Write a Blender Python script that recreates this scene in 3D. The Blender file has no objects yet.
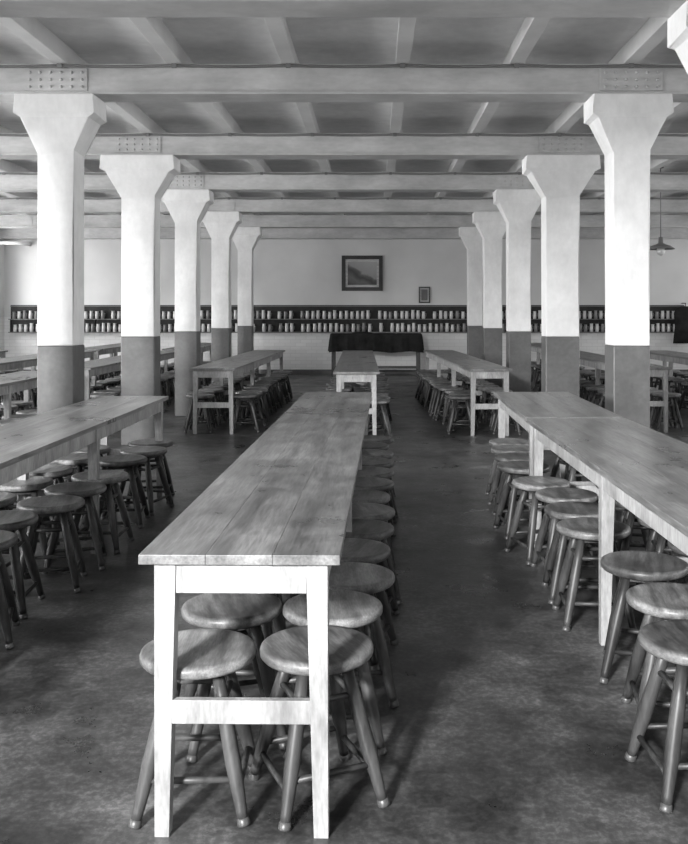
import bpy, bmesh, math, random
from mathutils import Vector, Matrix
random.seed(7)
S = bpy.context.scene
COL = S.collection

# ---------------------------------------------------------------- materials
def base_mat(name, g, rough=0.6, spec=0.4):
    m = bpy.data.materials.new(name); m.use_nodes = True
    b = m.node_tree.nodes['Principled BSDF']
    b.inputs['Base Color'].default_value = (g, g, g, 1)
    b.inputs['Roughness'].default_value = rough
    b.inputs['Specular IOR Level'].default_value = spec
    return m, m.node_tree, b

def noise_mat(name, g0, g1, scale=(4, 4, 4), nscale=1.0, rough=0.6, spec=0.4, bump=0.0,
              detail=6, p0=0.35, p1=0.65, fine=0.0, coord='Object', perobj=0.0, big=0.0, rvar=0.0, speck=0.0):
    m, nt, b = base_mat(name, g0, rough, spec)
    N, L = nt.nodes, nt.links
    tc = N.new('ShaderNodeTexCoord'); mp = N.new('ShaderNodeMapping')
    mp.inputs['Scale'].default_value = scale
    L.new(tc.outputs[coord], mp.inputs['Vector'])
    vec = mp.outputs['Vector']
    oi = N.new('ShaderNodeObjectInfo')
    ad = N.new('ShaderNodeVectorMath'); ad.operation = 'ADD'
    ml = N.new('ShaderNodeMath'); ml.operation = 'MULTIPLY'; ml.inputs[1].default_value = 40
    L.new(oi.outputs['Random'], ml.inputs[0])
    L.new(vec, ad.inputs[0]); L.new(ml.outputs[0], ad.inputs[1])
    n = N.new('ShaderNodeTexNoise'); n.inputs['Scale'].default_value = nscale
    n.inputs['Detail'].default_value = detail; n.inputs['Roughness'].default_value = 0.6
    L.new(ad.outputs[0], n.inputs['Vector'])
    r = N.new('ShaderNodeValToRGB')
    r.color_ramp.elements[0].position = p0; r.color_ramp.elements[0].color = (g0, g0, g0, 1)
    r.color_ramp.elements[1].position = p1; r.color_ramp.elements[1].color = (g1, g1, g1, 1)
    L.new(n.outputs['Fac'], r.inputs['Fac'])
    out = r.outputs['Color']
    def modulate(src, amt, a=0.3, c=0.7, up=None):
        nonlocal out
        mr = N.new('ShaderNodeMapRange')
        mr.inputs['From Min'].default_value = a; mr.inputs['From Max'].default_value = c
        mr.inputs['To Min'].default_value = 1 - amt; mr.inputs['To Max'].default_value = 1 + (amt if up is None else up)
        L.new(src, mr.inputs['Value'])
        mx = N.new('ShaderNodeVectorMath'); mx.operation = 'SCALE'
        L.new(out, mx.inputs[0]); L.new(mr.outputs[0], mx.inputs['Scale'])
        out = mx.outputs[0]
    if fine > 0:
        n2 = N.new('ShaderNodeTexNoise'); n2.inputs['Scale'].default_value = nscale * 9
        n2.inputs['Detail'].default_value = 5
        L.new(ad.outputs[0], n2.inputs['Vector'])
        modulate(n2.outputs['Fac'], fine)
    if speck > 0:
        n4 = N.new('ShaderNodeTexNoise'); n4.inputs['Scale'].default_value = 42
        n4.inputs['Detail'].default_value = 4; n4.inputs['Roughness'].default_value = 0.7
        L.new(tc.outputs[coord], n4.inputs['Vector'])
        modulate(n4.outputs['Fac'], speck*.5, .45, .75, speck*2.2)
    if big > 0:
        n3 = N.new('ShaderNodeTexNoise'); n3.inputs['Scale'].default_value = 2.6
        n3.inputs['Detail'].default_value = 7; n3.inputs['Roughness'].default_value = 0.65
        a3 = N.new('ShaderNodeVectorMath'); a3.operation = 'ADD'
        L.new(tc.outputs[coord], a3.inputs[0]); L.new(ml.outputs[0], a3.inputs[1])
        L.new(a3.outputs[0], n3.inputs['Vector'])
        modulate(n3.outputs['Fac'], big, .36, .64)
        if rvar > 0:
            mr = N.new('ShaderNodeMapRange')
            mr.inputs['From Min'].default_value = .35; mr.inputs['From Max'].default_value = .65
            mr.inputs['To Min'].default_value = rough - rvar; mr.inputs['To Max'].default_value = rough + rvar
            L.new(n3.outputs['Fac'], mr.inputs['Value']); L.new(mr.outputs[0], b.inputs['Roughness'])
    if perobj > 0:
        modulate(oi.outputs['Random'], perobj, 0, 1)
    L.new(out, b.inputs['Base Color'])
    if bump > 0:
        bp = N.new('ShaderNodeBump'); bp.inputs['Strength'].default_value = bump
        bp.inputs['Distance'].default_value = 0.01
        L.new(n.outputs['Fac'], bp.inputs['Height']); L.new(bp.outputs[0], b.inputs['Normal'])
    return m

M_white = noise_mat('white_paint', 0.68, 0.78, (1, 1, .5), 3, 0.55, 0.3, 0.2, fine=0.03, big=.07)
M_dado = noise_mat('grey_dado_paint', 0.085, 0.12, (1, 1, 1), 3, 0.4, 0.5, 0.1, fine=0.1, big=.12)
M_girder = noise_mat('girder_paint', 0.38, 0.52, (.6, 1, 2), 2, 0.5, 0.4, 0.1, fine=0.06, big=.08)
M_joist = noise_mat('joist_paint', 0.56, 0.68, (1, 1, 1), 2, 0.5, 0.4, 0.1)
M_ceil = noise_mat('ceiling_plaster', 0.72, 0.84, (1, 1, 1), 1.2, 0.8, 0.2, 0.2, fine=0.06)
M_floor = noise_mat('floor_linoleum', 0.036, 0.115, (1, 1, 1), 1.1, 0.38, 0.5, 0.1, detail=12, p0=0.36, p1=0.66, fine=0.35, big=.5, rvar=.12, speck=.4)
M_top = noise_mat('tabletop_wood', 0.075, 0.20, (9, 0.7, 9), 1.6, 0.34, 0.45, 0.06, detail=10, p0=0.3, p1=0.7, fine=0.28, perobj=0.12, big=.38, rvar=.08)
M_pale = noise_mat('pale_table_wood', 0.22, 0.36, (5, 5, 1.2), 2.0, 0.5, 0.35, 0.08, detail=9, fine=0.2, big=.18)
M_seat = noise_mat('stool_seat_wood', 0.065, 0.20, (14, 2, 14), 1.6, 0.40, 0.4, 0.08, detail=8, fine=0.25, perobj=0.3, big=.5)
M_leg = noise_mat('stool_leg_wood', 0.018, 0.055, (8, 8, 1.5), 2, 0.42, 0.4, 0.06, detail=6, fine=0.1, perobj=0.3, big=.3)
M_foot = base_mat('stool_foot_metal', 0.06, 0.4, 0.6)[0]
M_black = noise_mat('black_cloth', 0.008, 0.02, (1, 1, 1), 6, 0.85, 0.2, 0.3)
M_darkwood = noise_mat('dark_frame_wood', 0.02, 0.035, (2, 2, 2), 3, 0.35, 0.5)
M_enamel = base_mat('enamel_white', 0.50, 0.3, 0.6)[0]
M_backing = noise_mat('mug_rack_backing', 0.012, 0.03, (1, 1, 1), 4, 0.6, 0.3)
M_shelf = base_mat('shelf_paint', 0.15, 0.5, 0.4)[0]
M_cable = base_mat('cable_rubber', 0.16, 0.5, 0.4)[0]
M_paper = noise_mat('paper_notice', 0.35, 0.6, (1, 1, 12), 6, 0.7, 0.2)
M_steel = base_mat('steel_grey', 0.16, 0.35, 0.6)[0]
M_frame = base_mat('window_frame_paint', 0.6, 0.5, 0.4)[0]

def wall_mat():
    m, nt, b = base_mat('plaster_and_glazed_brick', 0.75, 0.5, 0.4)
    N, L = nt.nodes, nt.links
    tc = N.new('ShaderNodeTexCoord'); sep = N.new('ShaderNodeSeparateXYZ')
    L.new(tc.outputs['Object'], sep.inputs[0])
    cmb = N.new('ShaderNodeCombineXYZ')
    sxy = N.new('ShaderNodeMath'); sxy.operation = 'ADD'
    L.new(sep.outputs['X'], sxy.inputs[0]); L.new(sep.outputs['Y'], sxy.inputs[1])
    L.new(sxy.outputs[0], cmb.inputs['X']); L.new(sep.outputs['Z'], cmb.inputs['Y'])
    br = N.new('ShaderNodeTexBrick')
    br.inputs['Color1'].default_value = (0.70, 0.70, 0.70, 1)
    br.inputs['Color2'].default_value = (0.64, 0.64, 0.64, 1)
    br.inputs['Mortar'].default_value = (0.57, 0.57, 0.57, 1)
    br.inputs['Scale'].default_value = 1.0
    br.inputs['Brick Width'].default_value = 0.24
    br.inputs['Row Height'].default_value = 0.08
    br.inputs['Mortar Size'].default_value = 0.005
    L.new(cmb.outputs[0], br.inputs['Vector'])
    n = N.new('ShaderNodeTexNoise'); n.inputs['Scale'].default_value = 0.9; n.inputs['Detail'].default_value = 6
    L.new(tc.outputs['Object'], n.inputs['Vector'])
    r = N.new('ShaderNodeValToRGB')
    r.color_ramp.elements[0].position = 0.3; r.color_ramp.elements[0].color = (0.50, 0.50, 0.50, 1)
    r.color_ramp.elements[1].position = 0.7; r.color_ramp.elements[1].color = (0.62, 0.62, 0.62, 1)
    L.new(n.outputs['Fac'], r.inputs['Fac'])
    gt = N.new('ShaderNodeMath'); gt.operation = 'GREATER_THAN'; gt.inputs[1].default_value = 1.3
    L.new(sep.outputs['Z'], gt.inputs[0])
    mx = N.new('ShaderNodeMix'); mx.data_type = 'RGBA'
    L.new(gt.outputs[0], mx.inputs['Factor'])
    L.new(br.outputs['Color'], mx.inputs['A']); L.new(r.outputs['Color'], mx.inputs['B'])
    L.new(mx.outputs['Result'], b.inputs['Base Color'])
    return m
M_wall = wall_mat()

def picture_mat():
    m, nt, b = base_mat('landscape_print', 0.3, 0.3, 0.5)
    N, L = nt.nodes, nt.links
    tc = N.new('ShaderNodeTexCoord'); sep = N.new('ShaderNodeSeparateXYZ')
    L.new(tc.outputs['Object'], sep.inputs[0])
    n = N.new('ShaderNodeTexNoise'); n.inputs['Scale'].default_value = 3.5; n.inputs['Detail'].default_value = 6
    L.new(tc.outputs['Object'], n.inputs['Vector'])
    a = N.new('ShaderNodeMath'); a.operation = 'MULTIPLY_ADD'; a.inputs[1].default_value = 0.35
    L.new(n.outputs['Fac'], a.inputs[0]); L.new(sep.outputs['Z'], a.inputs[2])
    c = N.new('ShaderNodeMath'); c.operation = 'MULTIPLY_ADD'; c.inputs[1].default_value = 0.45
    L.new(sep.outputs['X'], c.inputs[0]); L.new(a.outputs[0], c.inputs[2])
    mr = N.new('ShaderNodeMapRange')
    mr.inputs['From Min'].default_value = -0.2; mr.inputs['From Max'].default_value = 0.5
    L.new(c.outputs[0], mr.inputs['Value'])
    r = N.new('ShaderNodeValToRGB'); e = r.color_ramp.elements
    e[0].position = 0.0; e[0].color = (0.05, 0.05, 0.05, 1)
    e[1].position = 1.0; e[1].color = (0.34, 0.34, 0.34, 1)
    for p, g in ((0.25, 0.12), (0.42, 0.04), (0.52, 0.10), (0.58, 0.26)):
        q = e.new(p); q.color = (g, g, g, 1)
    L.new(mr.outputs[0], r.inputs['Fac']); L.new(r.outputs['Color'], b.inputs['Base Color'])
    return m
M_pic = picture_mat()

# ---------------------------------------------------------------- mesh builder
class MB:
    def __init__(s): s.bm = bmesh.new()
    def hexa(s, lo, hi, mi=0):
        v = [s.bm.verts.new(p) for p in list(lo) + list(hi)]
        for f in ((3, 2, 1, 0), (4, 5, 6, 7), (0, 1, 5, 4), (1, 2, 6, 5), (2, 3, 7, 6), (3, 0, 4, 7)):
            q = s.bm.faces.new([v[i] for i in f]); q.material_index = mi
    def box(s, x0, x1, y0, y1, z0, z1, mi=0):
        s.hexa([(x0, y0, z0), (x1, y0, z0), (x1, y1, z0), (x0, y1, z0)],
               [(x0, y0, z1), (x1, y0, z1), (x1, y1, z1), (x0, y1, z1)], mi)
    def taper(s, cx0, cy0, hx0, hy0, z0, cx1, cy1, hx1, hy1, z1, mi=0):
        s.hexa([(cx0-hx0, cy0-hy0, z0), (cx0+hx0, cy0-hy0, z0), (cx0+hx0, cy0+hy0, z0), (cx0-hx0, cy0+hy0, z0)],
               [(cx1-hx1, cy1-hy1, z1), (cx1+hx1, cy1-hy1, z1), (cx1+hx1, cy1+hy1, z1), (cx1-hx1, cy1+hy1, z1)], mi)
    def tube(s, pts, radii, n=10, mi=0, caps=True, smooth=True):
        pts = [Vector(p) for p in pts]; rings = []
        for i, p in enumerate(pts):
            d = (pts[min(i+1, len(pts)-1)] - pts[max(i-1, 0)]).normalized()
            up = Vector((0, 0, 1)) if abs(d.z) < 0.9 else Vector((1, 0, 0))
            a = d.cross(up).normalized(); b = d.cross(a).normalized()
            rings.append([s.bm.verts.new(p + (a*math.cos(t) + b*math.sin(t))*radii[i])
                          for t in [2*math.pi*k/n for k in range(n)]])
        for i in range(len(rings)-1):
            for k in range(n):
                f = s.bm.faces.new([rings[i][k], rings[i][(k+1) % n], rings[i+1][(k+1) % n], rings[i+1][k]])
                f.material_index = mi; f.smooth = smooth
        if caps:
            for r in (rings[0], rings[-1]):
                f = s.bm.faces.new(r); f.material_index = mi
    def lathe(s, prof, c=(0, 0, 0), n=32, mi=0, smooth=True):
        c = Vector(c); rings = []
        for r, z in prof:
            if r < 1e-6: rings.append([s.bm.verts.new(c + Vector((0, 0, z)))])
            else: rings.append([s.bm.verts.new(c + Vector((r*math.cos(2*math.pi*k/n), r*math.sin(2*math.pi*k/n), z))) for k in range(n)])
        for i in range(len(rings)-1):
            A, B = rings[i], rings[i+1]
            for k in range(n):
                k2 = (k+1) % n
                if len(A) == 1 and len(B) == 1: continue
                if len(A) == 1: vs = [A[0], B[k2], B[k]]
                elif len(B) == 1: vs = [A[k], A[k2], B[0]]
                else: vs = [A[k], A[k2], B[k2], B[k]]
                f = s.bm.faces.new(vs); f.material_index = mi; f.smooth = smooth
    def mesh(s, name, mats, normals=True):
        if normals: bmesh.ops.recalc_face_normals(s.bm, faces=s.bm.faces)
        me = bpy.data.meshes.new(name); s.bm.to_mesh(me); s.bm.free()
        for m in mats: me.materials.append(m)
        return me

def put(name, me, loc=(0, 0, 0), rz=0, bevel=0):
    o = bpy.data.objects.new(name, me); COL.objects.link(o)
    o.location = loc; o.rotation_euler = (0, 0, rz)
    if bevel:
        b = o.modifiers.new('bevel', 'BEVEL'); b.width = bevel; b.segments = 2; b.limit_method = 'ANGLE'
        b.angle_limit = math.radians(50)
    return o

# ---------------------------------------------------------------- room shell
XL, XR, YB, YF = -8.4, 8.0, 20.4, -3.0
ZG0, ZG1, ZC = 3.07, 3.30, 3.46
GY = [2.3, 4.95, 7.0, 9.65, 12.3, 14.95, 17.6, 20.25]

b = MB(); b.box(XL-0.3, XR+0.3, YF, YB+0.3, -0.2, 0); put('floor', b.mesh('floor', [M_floor]))
b = MB(); b.box(XL-0.3, XR+0.3, YF, YB+0.3, ZC, ZC+0.2); put('ceiling', b.mesh('ceiling', [M_ceil]))
b = MB(); b.box(XL-0.3, XR+0.3, YB, YB+0.3, 0, ZC); put('wall_back', b.mesh('wall_back', [M_wall]))
b = MB(); b.box(XL, XR, YB-0.02, YB, 0, 0.12); put('baseboard_back', b.mesh('baseboard_back', [M_dado]))
WC = [GY[i] + (GY[i+1]-GY[i])/2 for i in range(len(GY)-1)] + [0.9, -1.6]
WC.sort()
SILL, HEAD, HW = 0.95, 3.05, 0.8
def side_wall(name, x0, x1):
    b = MB()
    b.box(x0, x1, YF, YB, 0, SILL); b.box(x0, x1, YF, YB, HEAD, ZC)
    y = YF
    for c in WC:
        b.box(x0, x1, y, c-HW, SILL, HEAD); y = c+HW
    b.box(x0, x1, y, YB, SILL, HEAD)
    put(name, b.mesh(name, [M_wall]))
    for i, c in enumerate(WC):
        xm = (x0+x1)/2
        w = MB()
        w.box(xm-.03, xm+.03, c-HW, c-HW+.06, SILL, HEAD); w.box(xm-.03, xm+.03, c+HW-.06, c+HW, SILL, HEAD)
        w.box(xm-.03, xm+.03, c-HW+.06, c+HW-.06, SILL, SILL+.06); w.box(xm-.03, xm+.03, c-HW+.06, c+HW-.06, HEAD-.06, HEAD)
        for t in (-0.27, 0.27): w.box(xm-.015, xm+.015, c+t-.015, c+t+.015, SILL+.06, HEAD-.06)
        for z in (1.45, 1.95, 2.45): w.box(xm-.014, xm+.014, c-HW+.06, c+HW-.06, z-.015, z+.015)
        n = 'window_%d' % (i+1 + (0 if x0 < 0 else len(WC)))
        put(n, w.mesh(n, [M_frame]))
side_wall('wall_left', XL-0.3, XL)
side_wall('wall_right', XR, XR+0.3)

# ---------------------------------------------------------------- joists
JX = [0.21 + 0.87*k for k in range(-9, 9)]
for x in JX:
    if x < XL+.1 or x > XR-.1: continue
    b = MB()
    b.box(x-.055, x+.055, -2.9, YB-0.002, ZG1, ZG1+.016)
    b.box(x-.035, x+.035, -2.9, YB-0.002, ZG1+.016, ZC)
    put('ceiling_joist', b.mesh('ceiling_joist', [M_joist]), bevel=0.003)

# ---------------------------------------------------------------- girders with splice plates and rivets
CX = [((-2.45, 1), (1.96, 1)), ((-2.45, 1), (1.96, 1)), ((-2.44, 1), (1.96, 1)), ((-2.51, 1.28), (1.985, 1.28)),
      ((-2.56, 1.08), (1.96, 1.08)), ((-2.55, 1.05), (1.95, 1.05)), ((-2.53, 1), (1.95, 1)), ((-2.53, 1), (1.95, 1))]
for gi, y in enumerate(GY):
    b = MB()
    d = 0.11
    b.box(XL, XR, y-d, y+d, ZG0+.022, ZG1-.022)
    b.box(XL, XR, y-d-.028, y+d+.028, ZG0, ZG0+.022)
    b.box(XL, XR, y-d-.028, y+d+.028, ZG1-.022, ZG1)
    if gi < 7:
        for cx in (-6.9, CX[gi][0][0], CX[gi][1][0], 6.4):
            for sd in (-1, 1):
                yy = y + sd*(d+.006)
                b.box(cx-.24, cx+.24, min(y+sd*d, yy+sd*.004), max(y+sd*d, yy+sd*.004), ZG0+.03, ZG1-.03)
                for i in range(6):
                    for j in range(3):
                        if gi > 4: continue
                        rx = cx-.2+i*.08; rz = ZG0+.06+j*.055
                        b.tube([(rx, yy, rz), (rx, yy+sd*.010, rz), (rx, yy+sd*.018, rz)], [.013, .012, .006], 8)
    put('ceiling_girder', b.mesh('ceiling_girder', [M_girder]), bevel=0.003 if gi < 4 else 0)

for gi in (2, 3, 4, 5):
    y = GY[gi]-.147
    b = MB()
    for k, z0 in enumerate((ZG1-.008, ZG1-.022)):
        pts = []
        x = XL+.05
        while x < XR-.05:
            pts.append((x, y-.003*k, z0 - .010*abs(math.sin((x-.21)/.87*math.pi))))
            x += .145
        b.tube(pts, [.0055]*len(pts), 6)
    for jx in JX:
        if jx < XL+.1 or jx > XR-.1: continue
        b.box(jx-.018, jx+.018, y-.011, y+.008, ZG1-.034, ZG1-.001)
    put('electrical_cable', b.mesh('electrical_cable', [M_cable]))

# ---------------------------------------------------------------- columns
def column_mesh():
    b = MB()
    hw = .14
    b.taper(0, 0, hw, .135, 0, 0, 0, hw, .135, 1.15, 1)
    b.taper(0, 0, hw-.002, .133, 1.15, 0, 0, hw-.002, .133, 2.64, 0)
    b.taper(0, 0, hw-.002, .133, 2.64, 0, 0, .262, .155, 2.89, 0)
    b.taper(0, 0, .262, .155, 2.89, 0, 0, .30, .17, 2.915, 0)
    b.taper(0, 0, .30, .17, 2.915, 0, 0, .30, .17, ZG0, 0)
    bmesh.ops.remove_doubles(b.bm, verts=b.bm.verts, dist=.0005)
    return b.mesh('column', [M_white, M_dado])
cm = column_mesh()
for gi in range(1, 7):
    for x, sc in CX[gi]:
        o = put('column', cm, (x, GY[gi], 0), 0, bevel=.009)
        o.scale = (sc, 1, 1)

# ---------------------------------------------------------------- tables
TH = .765
def table(xa, ya, xb, yb, w=.53, bays=3, name='long_dining_table'):
    L = math.hypot(xb-xa, yb-ya); rz = -math.atan2(xb-xa, yb-ya)
    b = MB(); h = w/2
    pw = w/3
    for k in range(3):
        b.box(-h+k*pw+(.0003 if k else 0), -h+(k+1)*pw-(.0003 if k < 2 else 0), 0, L, TH-.026, TH, 0)
    ins = .034; lw = .029
    lx = h-ins-lw
    zt = TH-.0262
    b.box(-h+ins+.006, -h+ins+.028, .06, L-.06, zt-.085, zt, 1)
    b.box(h-ins-.028, h-ins-.006, .06, L-.06, zt-.085, zt, 1)
    ys = [.03+lw + (L-.06-2*lw)*k/bays for k in range(bays+1)]
    for k, y in enumerate(ys):
        for sx in (-1, 1):
            b.taper(sx*(lx+.011), y, .0195, .0195, 0, sx*lx, y, lw, lw, zt, 1)
        yo = y-.012 if k == 0 else (y+.012 if k == bays else y)
        b.box(-lx+lw-.001, lx-lw+.001, yo-.012, yo+.012, zt-.085, zt-.0005, 1)
        b.box(-lx+lw-.012, lx-lw+.012, yo-.011, yo+.011, .305, .368, 1)
    me = b.mesh(name, [M_top, M_pale])
    return put(name, me, (xa, ya, 0), rz, bevel=.0014)

table(-.357, 2.36, -.290, 7.23)
table(-1.845, 2.02, -1.845, 6.89)
table(1.215, 5.47, 1.255, 7.25, w=.60, bays=1)
table(1.225, .60, 1.215, 5.44, w=.60)
table(-.20, 9.7, -.29, 15.2, w=.5)
table(-1.87, 10.35, -1.80, 15.4)
table(1.31, 10.2, 1.08, 15.4, w=.5)
OUT = [(-3.55, 10.4, 15.2), (-5.0, 10.6, 15.3), (-6.5, 10.5, 15.3), (3.2, 10.5, 15.3), (4.7, 10.5, 15.3),
       (-3.5, 15.9, 19.3), (-5.1, 15.8, 19.3), (3.3, 15.9, 19.3), (-3.6, 5.2, 9.9), (3.6, 2.0, 6.9)]
for x, a, c in OUT: table(x, a, x, c, bays=3)

# ---------------------------------------------------------------- stools
SR = .125
def stool_mesh():
    b = MB()
    b.lathe([(0, .430), (.08, .4305), (.14, .434), (.156, .435), (.163, .431), (.166, .423), (.165, .411), (.158, .403), (.149, .400), (0, .400)], n=40, mi=0)
    b.box(-.075, .075, -.075, .075, .372, .4005, 1)
    def pt(i, t):
        a = math.pi/4 + i*math.pi/2
        return Vector((math.cos(a)*(.085+SR*t), math.sin(a)*(.085+SR*t), .405-.403*t))
    for i in range(4):
        P = lambda t: pt(i, t)
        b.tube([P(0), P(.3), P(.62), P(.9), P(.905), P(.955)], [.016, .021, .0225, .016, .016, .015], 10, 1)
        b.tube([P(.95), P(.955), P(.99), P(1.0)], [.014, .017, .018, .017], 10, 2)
    for i in range(4):
        t = .72 if i % 2 == 0 else .79
        p, q = pt(i, t), pt(i+1, t)
        b.tube([p, p.lerp(q, .5), q], [.009, .010, .009], 8, 1)
    for i in range(4):
        p, q = pt(i, .25), pt(i+1, .25)
        b.tube([p, q], [.010, .010], 8, 1)
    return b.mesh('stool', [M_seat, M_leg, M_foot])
sm = stool_mesh()
placed = []
def stool(x, y, rz=None, clear=True):
    if clear:
        for p in placed:
            if (p[0]-x)**2+(p[1]-y)**2 < .33**2: return
        for gi in range(1, 7):
            for cx, sc in CX[gi]:
                if abs(cx-x) < .36 and abs(GY[gi]-y) < .33: return
    placed.append((x, y))
    return put('stool', sm, (x, y, 0), random.uniform(-.3, .3) if rz is None else rz)
K = 1.027
for x, y, r in ((-.51, 2.60, .03), (-.17, 2.63, .42), (-.475, 2.99, .3), (-.14, 2.985, .1)): stool(x, y, r)
y = 3.34
while y < 7.1:
    stool(-.09+random.uniform(-.02, .03)+(y-3.2)*.012, y+random.uniform(-.012, .012))
    stool(-.46+random.uniform(-.02, .02)+(y-3.2)*.012, y+random.uniform(-.012, .012))
    y += .362
for x, y in ((-1.62, 4.50), (-1.62, 4.87), (-1.60, 5.24), (-1.64, 5.83), (-1.60, 6.22), (-1.64, 6.58), (-1.72, 4.14), (-1.66, 3.75), (-1.64, 3.35)): stool(x*K, y*K)
y = 2.6
while y < 6.8:
    stool(-2.04+random.uniform(-.04, .03), y); y += random.uniform(.38, .48)
for x, y in ((.93, 2.61), (1.0, 2.99), (1.02, 3.41), (.967, 3.99), (.98, 4.34), (1.0, 4.70), (.93, 5.04), (.92, 5.57), (.95, 5.92), (.97, 6.27), (1.0, 6.62)): stool(x*K, y*K)
y = 2.2
while y < 6.9:
    stool(1.43+random.uniform(-.03, .03), y); y += random.uniform(.42, .6)
def rows(xc, off, ya, yb, s=.38):
    for sd in (-1, 1):
        y = ya+.3
        while y < yb-.1:
            stool(xc(y)+sd*off+random.uniform(-.04, .04), y+random.uniform(-.02, .02)); y += s*random.uniform(.95, 1.12)
rows(lambda y: -.24, .24, 9.7, 15.1)
rows(lambda y: -1.83, .27, 10.35, 15.3)
rows(lambda y: 1.31-.044*(y-10.2), .26, 10.2, 15.3)
for x, a, c in OUT:
    rows(lambda y, x=x: x, .28, a, c, .42)

# ---------------------------------------------------------------- mug rack on the back wall
b = MB()
RX0, RX1 = -8.25, 7.0
b.box(RX0, RX1, YB-.02, YB, .95, 1.58, 0)
b.box(RX0, RX1, YB-.16, YB-.02, 1.25, 1.268, 1)
b.box(RX0, RX1, YB-.16, YB-.02, .955, .975, 1)
b.box(RX0, RX1, YB-.05, YB-.02, 1.545, 1.565, 1)
x = RX0
while x < RX1:
    b.box(x, x+.02, YB-.06, YB-.02, .975, 1.25, 0); x += 1.9
put('wall_mug_rack', b.mesh('wall_mug_rack', [M_backing, M_shelf]))
b = MB()
x = RX0+.1
while x < RX1-.08:
    for z in (1.2695, .9765):
        if random.random() < .04: continue
        jx = x + random.uniform(-.010, .010) + (.03 if z < 1 else 0)
        g = random.random() < .22
        hgt = random.uniform(.16, .20)
        b.lathe([(0, .002), (.030, 0), (.038, .012), (.041, hgt*.45), (.034, hgt-.04), (.034, hgt-.012), (.040, hgt), (.036, hgt), (.031, hgt-.015), (0, hgt-.02)], (jx, YB-.10, z), 12, 1 if g else 0)
        b.tube([(jx+.034, YB-.115, z+.13), (jx+.060, YB-.125, z+.12), (jx+.060, YB-.125, z+.06), (jx+.036, YB-.115, z+.04)], [.006]*4, 6, 1)
    x += .125
put('row_of_mugs', b.mesh('row_of_mugs', [M_enamel, M_steel]))

# ---------------------------------------------------------------- framed picture and notice
def framed(name, cx, cz, w, h, fw, fm, mat_w, pm):
    b = MB(); hw, hh = w/2, h/2
    b.box(-hw, -hw+fw, -.04, 0, -hh, hh, 0); b.box(hw-fw, hw, -.04, 0, -hh, hh, 0)
    b.box(-hw+fw, hw-fw, -.04, 0, hh-fw, hh, 0); b.box(-hw+fw, hw-fw, -.04, 0, -hh, -hh+fw, 0)
    b.box(-hw+fw, hw-fw, -.018, 0, -hh+fw, hh-fw, 1)
    q = fw+mat_w
    b.box(-hw+q, hw-q, -.024, -.0185, -hh+q, hh-q, 2)
    put(name, b.mesh(name, [fm, M_paper if mat_w else M_frame, pm]), (cx, YB-.003, cz), 0, bevel=.004)
framed('framed_landscape_picture', -.29, 2.30, .93, .80, .085, M_darkwood, .05, M_pic)
framed('framed_notice', 1.12, 1.81, .26, .37, .03, M_darkwood, .03, M_dado)

# ---------------------------------------------------------------- covered sideboard at the back
b = MB()
for sx in (-.92, .92):
    for y in (-.22, .22):
        b.box(sx-.035, sx+.035, y-.035, y+.035, 0, .9, 0)
b.box(-.96, .96, -.27, .27, .90, .94, 0)
b.box(-.88, .88, -.23, -.20, .2, .26, 0)
n = 120
def rect(t, hx, hy):
    P = 4*(hx+hy); d = t*P
    if d < 2*hx: return (-hx+d, -hy, 0, -1)
    d -= 2*hx
    if d < 2*hy: return (hx, -hy+d, 1, 0)
    d -= 2*hy
    if d < 2*hx: return (hx-d, hy, 0, 1)
    d -= 2*hx
    return (-hx, hy-d, -1, 0)
rows_ = []
for zi, z in enumerate((.955, .93, .8, .56)):
    rr = []
    for k in range(n):
        x, y, nx, ny = rect(k/n, .98, .285)
        a = [0, .008, .018, .03][zi]*(1+math.sin(k*.9)+.5*math.sin(k*2.3))
        zz = z + (.015*math.sin(k*.35) if zi == 3 else 0)
        rr.append(b.bm.verts.new((x+nx*a, y+ny*a, zz)))
    rows_.append(rr)
for i in range(3):
    for k in range(n):
        f = b.bm.faces.new([rows_[i][k], rows_[i][(k+1) % n], rows_[i+1][(k+1) % n], rows_[i+1][k]]); f.material_index = 1; f.smooth = True
f = b.bm.faces.new(rows_[0]); f.material_index = 1
b.lathe([(0, .04), (.12, .035), (.2, .02), (.25, 0), (0, 0)], (-.3, 0, .956), 20, 1)
put('cloth_covered_sideboard', b.mesh('cloth_covered_sideboard', [M_darkwood, M_black]), (.02, 19.6, 0))

# ---------------------------------------------------------------- pendant lamps
def lamp(x, y, z):
    b = MB()
    b.tube([(0, 0, ZC-z), (0, 0, .12)], [.006, .006], 6, 1)
    b.lathe([(0, ZC-z), (.04, ZC-z), (.04, ZC-z-.03), (0, ZC-z-.04)], n=16, mi=1)
    b.lathe([(0, .14), (.03, .14), (.035, .06), (.06, .045), (.13, .02), (.19, -.02), (.192, -.028), (.185, -.024), (.12, .01), (.03, .03), (0, .03)], n=28, mi=0)
    b.lathe([(0, .03), (.03, .02), (.055, -.03), (.06, -.06), (.045, -.10), (0, -.12)], n=20, mi=2)
    put('pendant_lamp', b.mesh('pendant_lamp', [M_steel, M_cable, M_enamel]), (x, y, z))
lamp(4.0, 12.6, 2.32)
lamp(-5.1, 8.2, 2.32)

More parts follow.
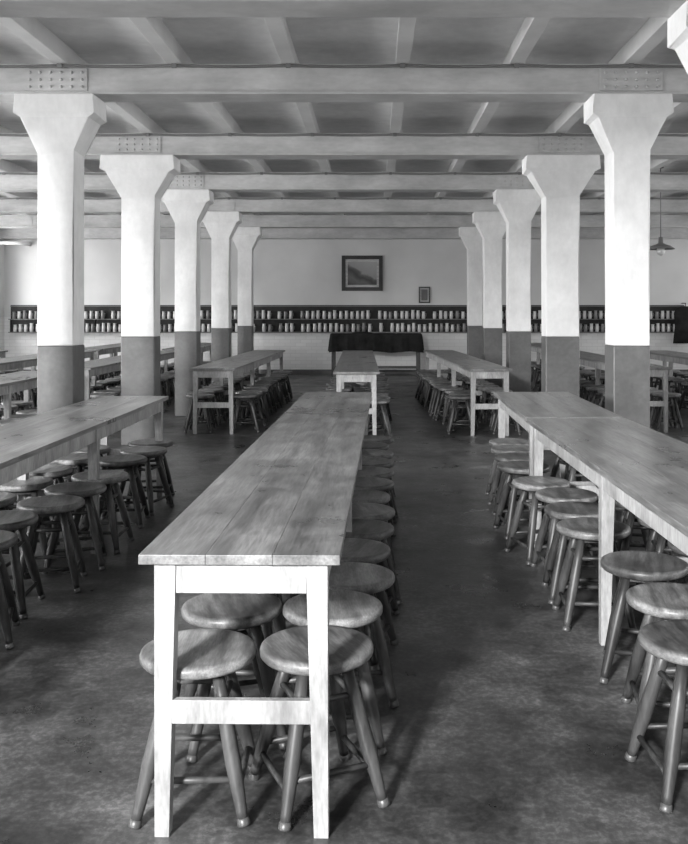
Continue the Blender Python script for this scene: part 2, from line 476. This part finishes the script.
b = MB()
b.tube([(XL+.001, YB-.5, 2.95), (-7.95, YB-.5, 2.95), (-7.85, YB-.45, 2.95), (-7.82, YB-.3, 2.95), (-7.82, YB-.001, 2.95)], [.04]*5, 10)
put('wall_pipe', b.mesh('wall_pipe', [M_frame]))
b = MB()
pr = [(.10, 1.55), (.2, 1.50), (.26, 1.40), (.24, 1.1), (.28, .72)]
rg = []
for hw_, z in pr:
    rg.append([b.bm.verts.new((math.cos(2*math.pi*k/24)*hw_*(1+.05*math.sin(k*2.1)), math.sin(2*math.pi*k/24)*.07*(1+.2*math.sin(k*2.7)), z)) for k in range(24)])
for i in range(len(rg)-1):
    for k in range(24):
        f = b.bm.faces.new([rg[i][k], rg[i][(k+1) % 24], rg[i+1][(k+1) % 24], rg[i+1][k]]); f.smooth = True
b.bm.faces.new(rg[0]); b.bm.faces.new(rg[-1])
b.tube([(0, 0, 1.5), (0, .0, 1.62), (0, .25, 1.62)], [.01]*3, 6)
put('hanging_coat', b.mesh('hanging_coat', [M_black]), (6.95, YB-.252, 0))

# ---------------------------------------------------------------- light
w = bpy.data.worlds.new('daylight'); S.world = w; w.use_nodes = True
bg = w.node_tree.nodes['Background']
bg.inputs['Color'].default_value = (1, 1, 1, 1); bg.inputs['Strength'].default_value = 0.6
def area(name, loc, rot, sx, sy, e):
    l = bpy.data.lights.new(name, 'AREA'); l.shape = 'RECTANGLE'; l.size = sx; l.size_y = sy; l.energy = e
    o = bpy.data.objects.new(name, l); COL.objects.link(o); o.location = loc; o.rotation_euler = rot
for i, c in enumerate(WC):
    k = 1.0 if c < 11 else .5
    area('window_daylight_left', (XL-.45, c, 2.05), (0, math.radians(-102), 0), 2.3, 1.7, 350*k)
    area('window_daylight_right', (XR+.45, c, 2.05), (0, math.radians(102), 0), 2.3, 1.7, 100*k)
area('window_daylight_behind', (-3.6, -6.0, 3.9), (math.radians(76), 0, math.radians(-20)), 1.1, .8, 3100)  # added key light for the table shadows; the open rear has no window

# ---------------------------------------------------------------- camera
cam = bpy.data.cameras.new('camera'); co = bpy.data.objects.new('camera', cam); COL.objects.link(co)
co.location = (0, 0, 1.40); co.rotation_euler = (math.radians(90), 0, 0)
cam.sensor_fit = 'HORIZONTAL'; cam.sensor_width = 36; cam.lens = 900/688*36
cam.shift_x = -(375-344)/688; cam.shift_y = -(422-313)/688
S.camera = co
S.view_settings.view_transform = 'Standard'
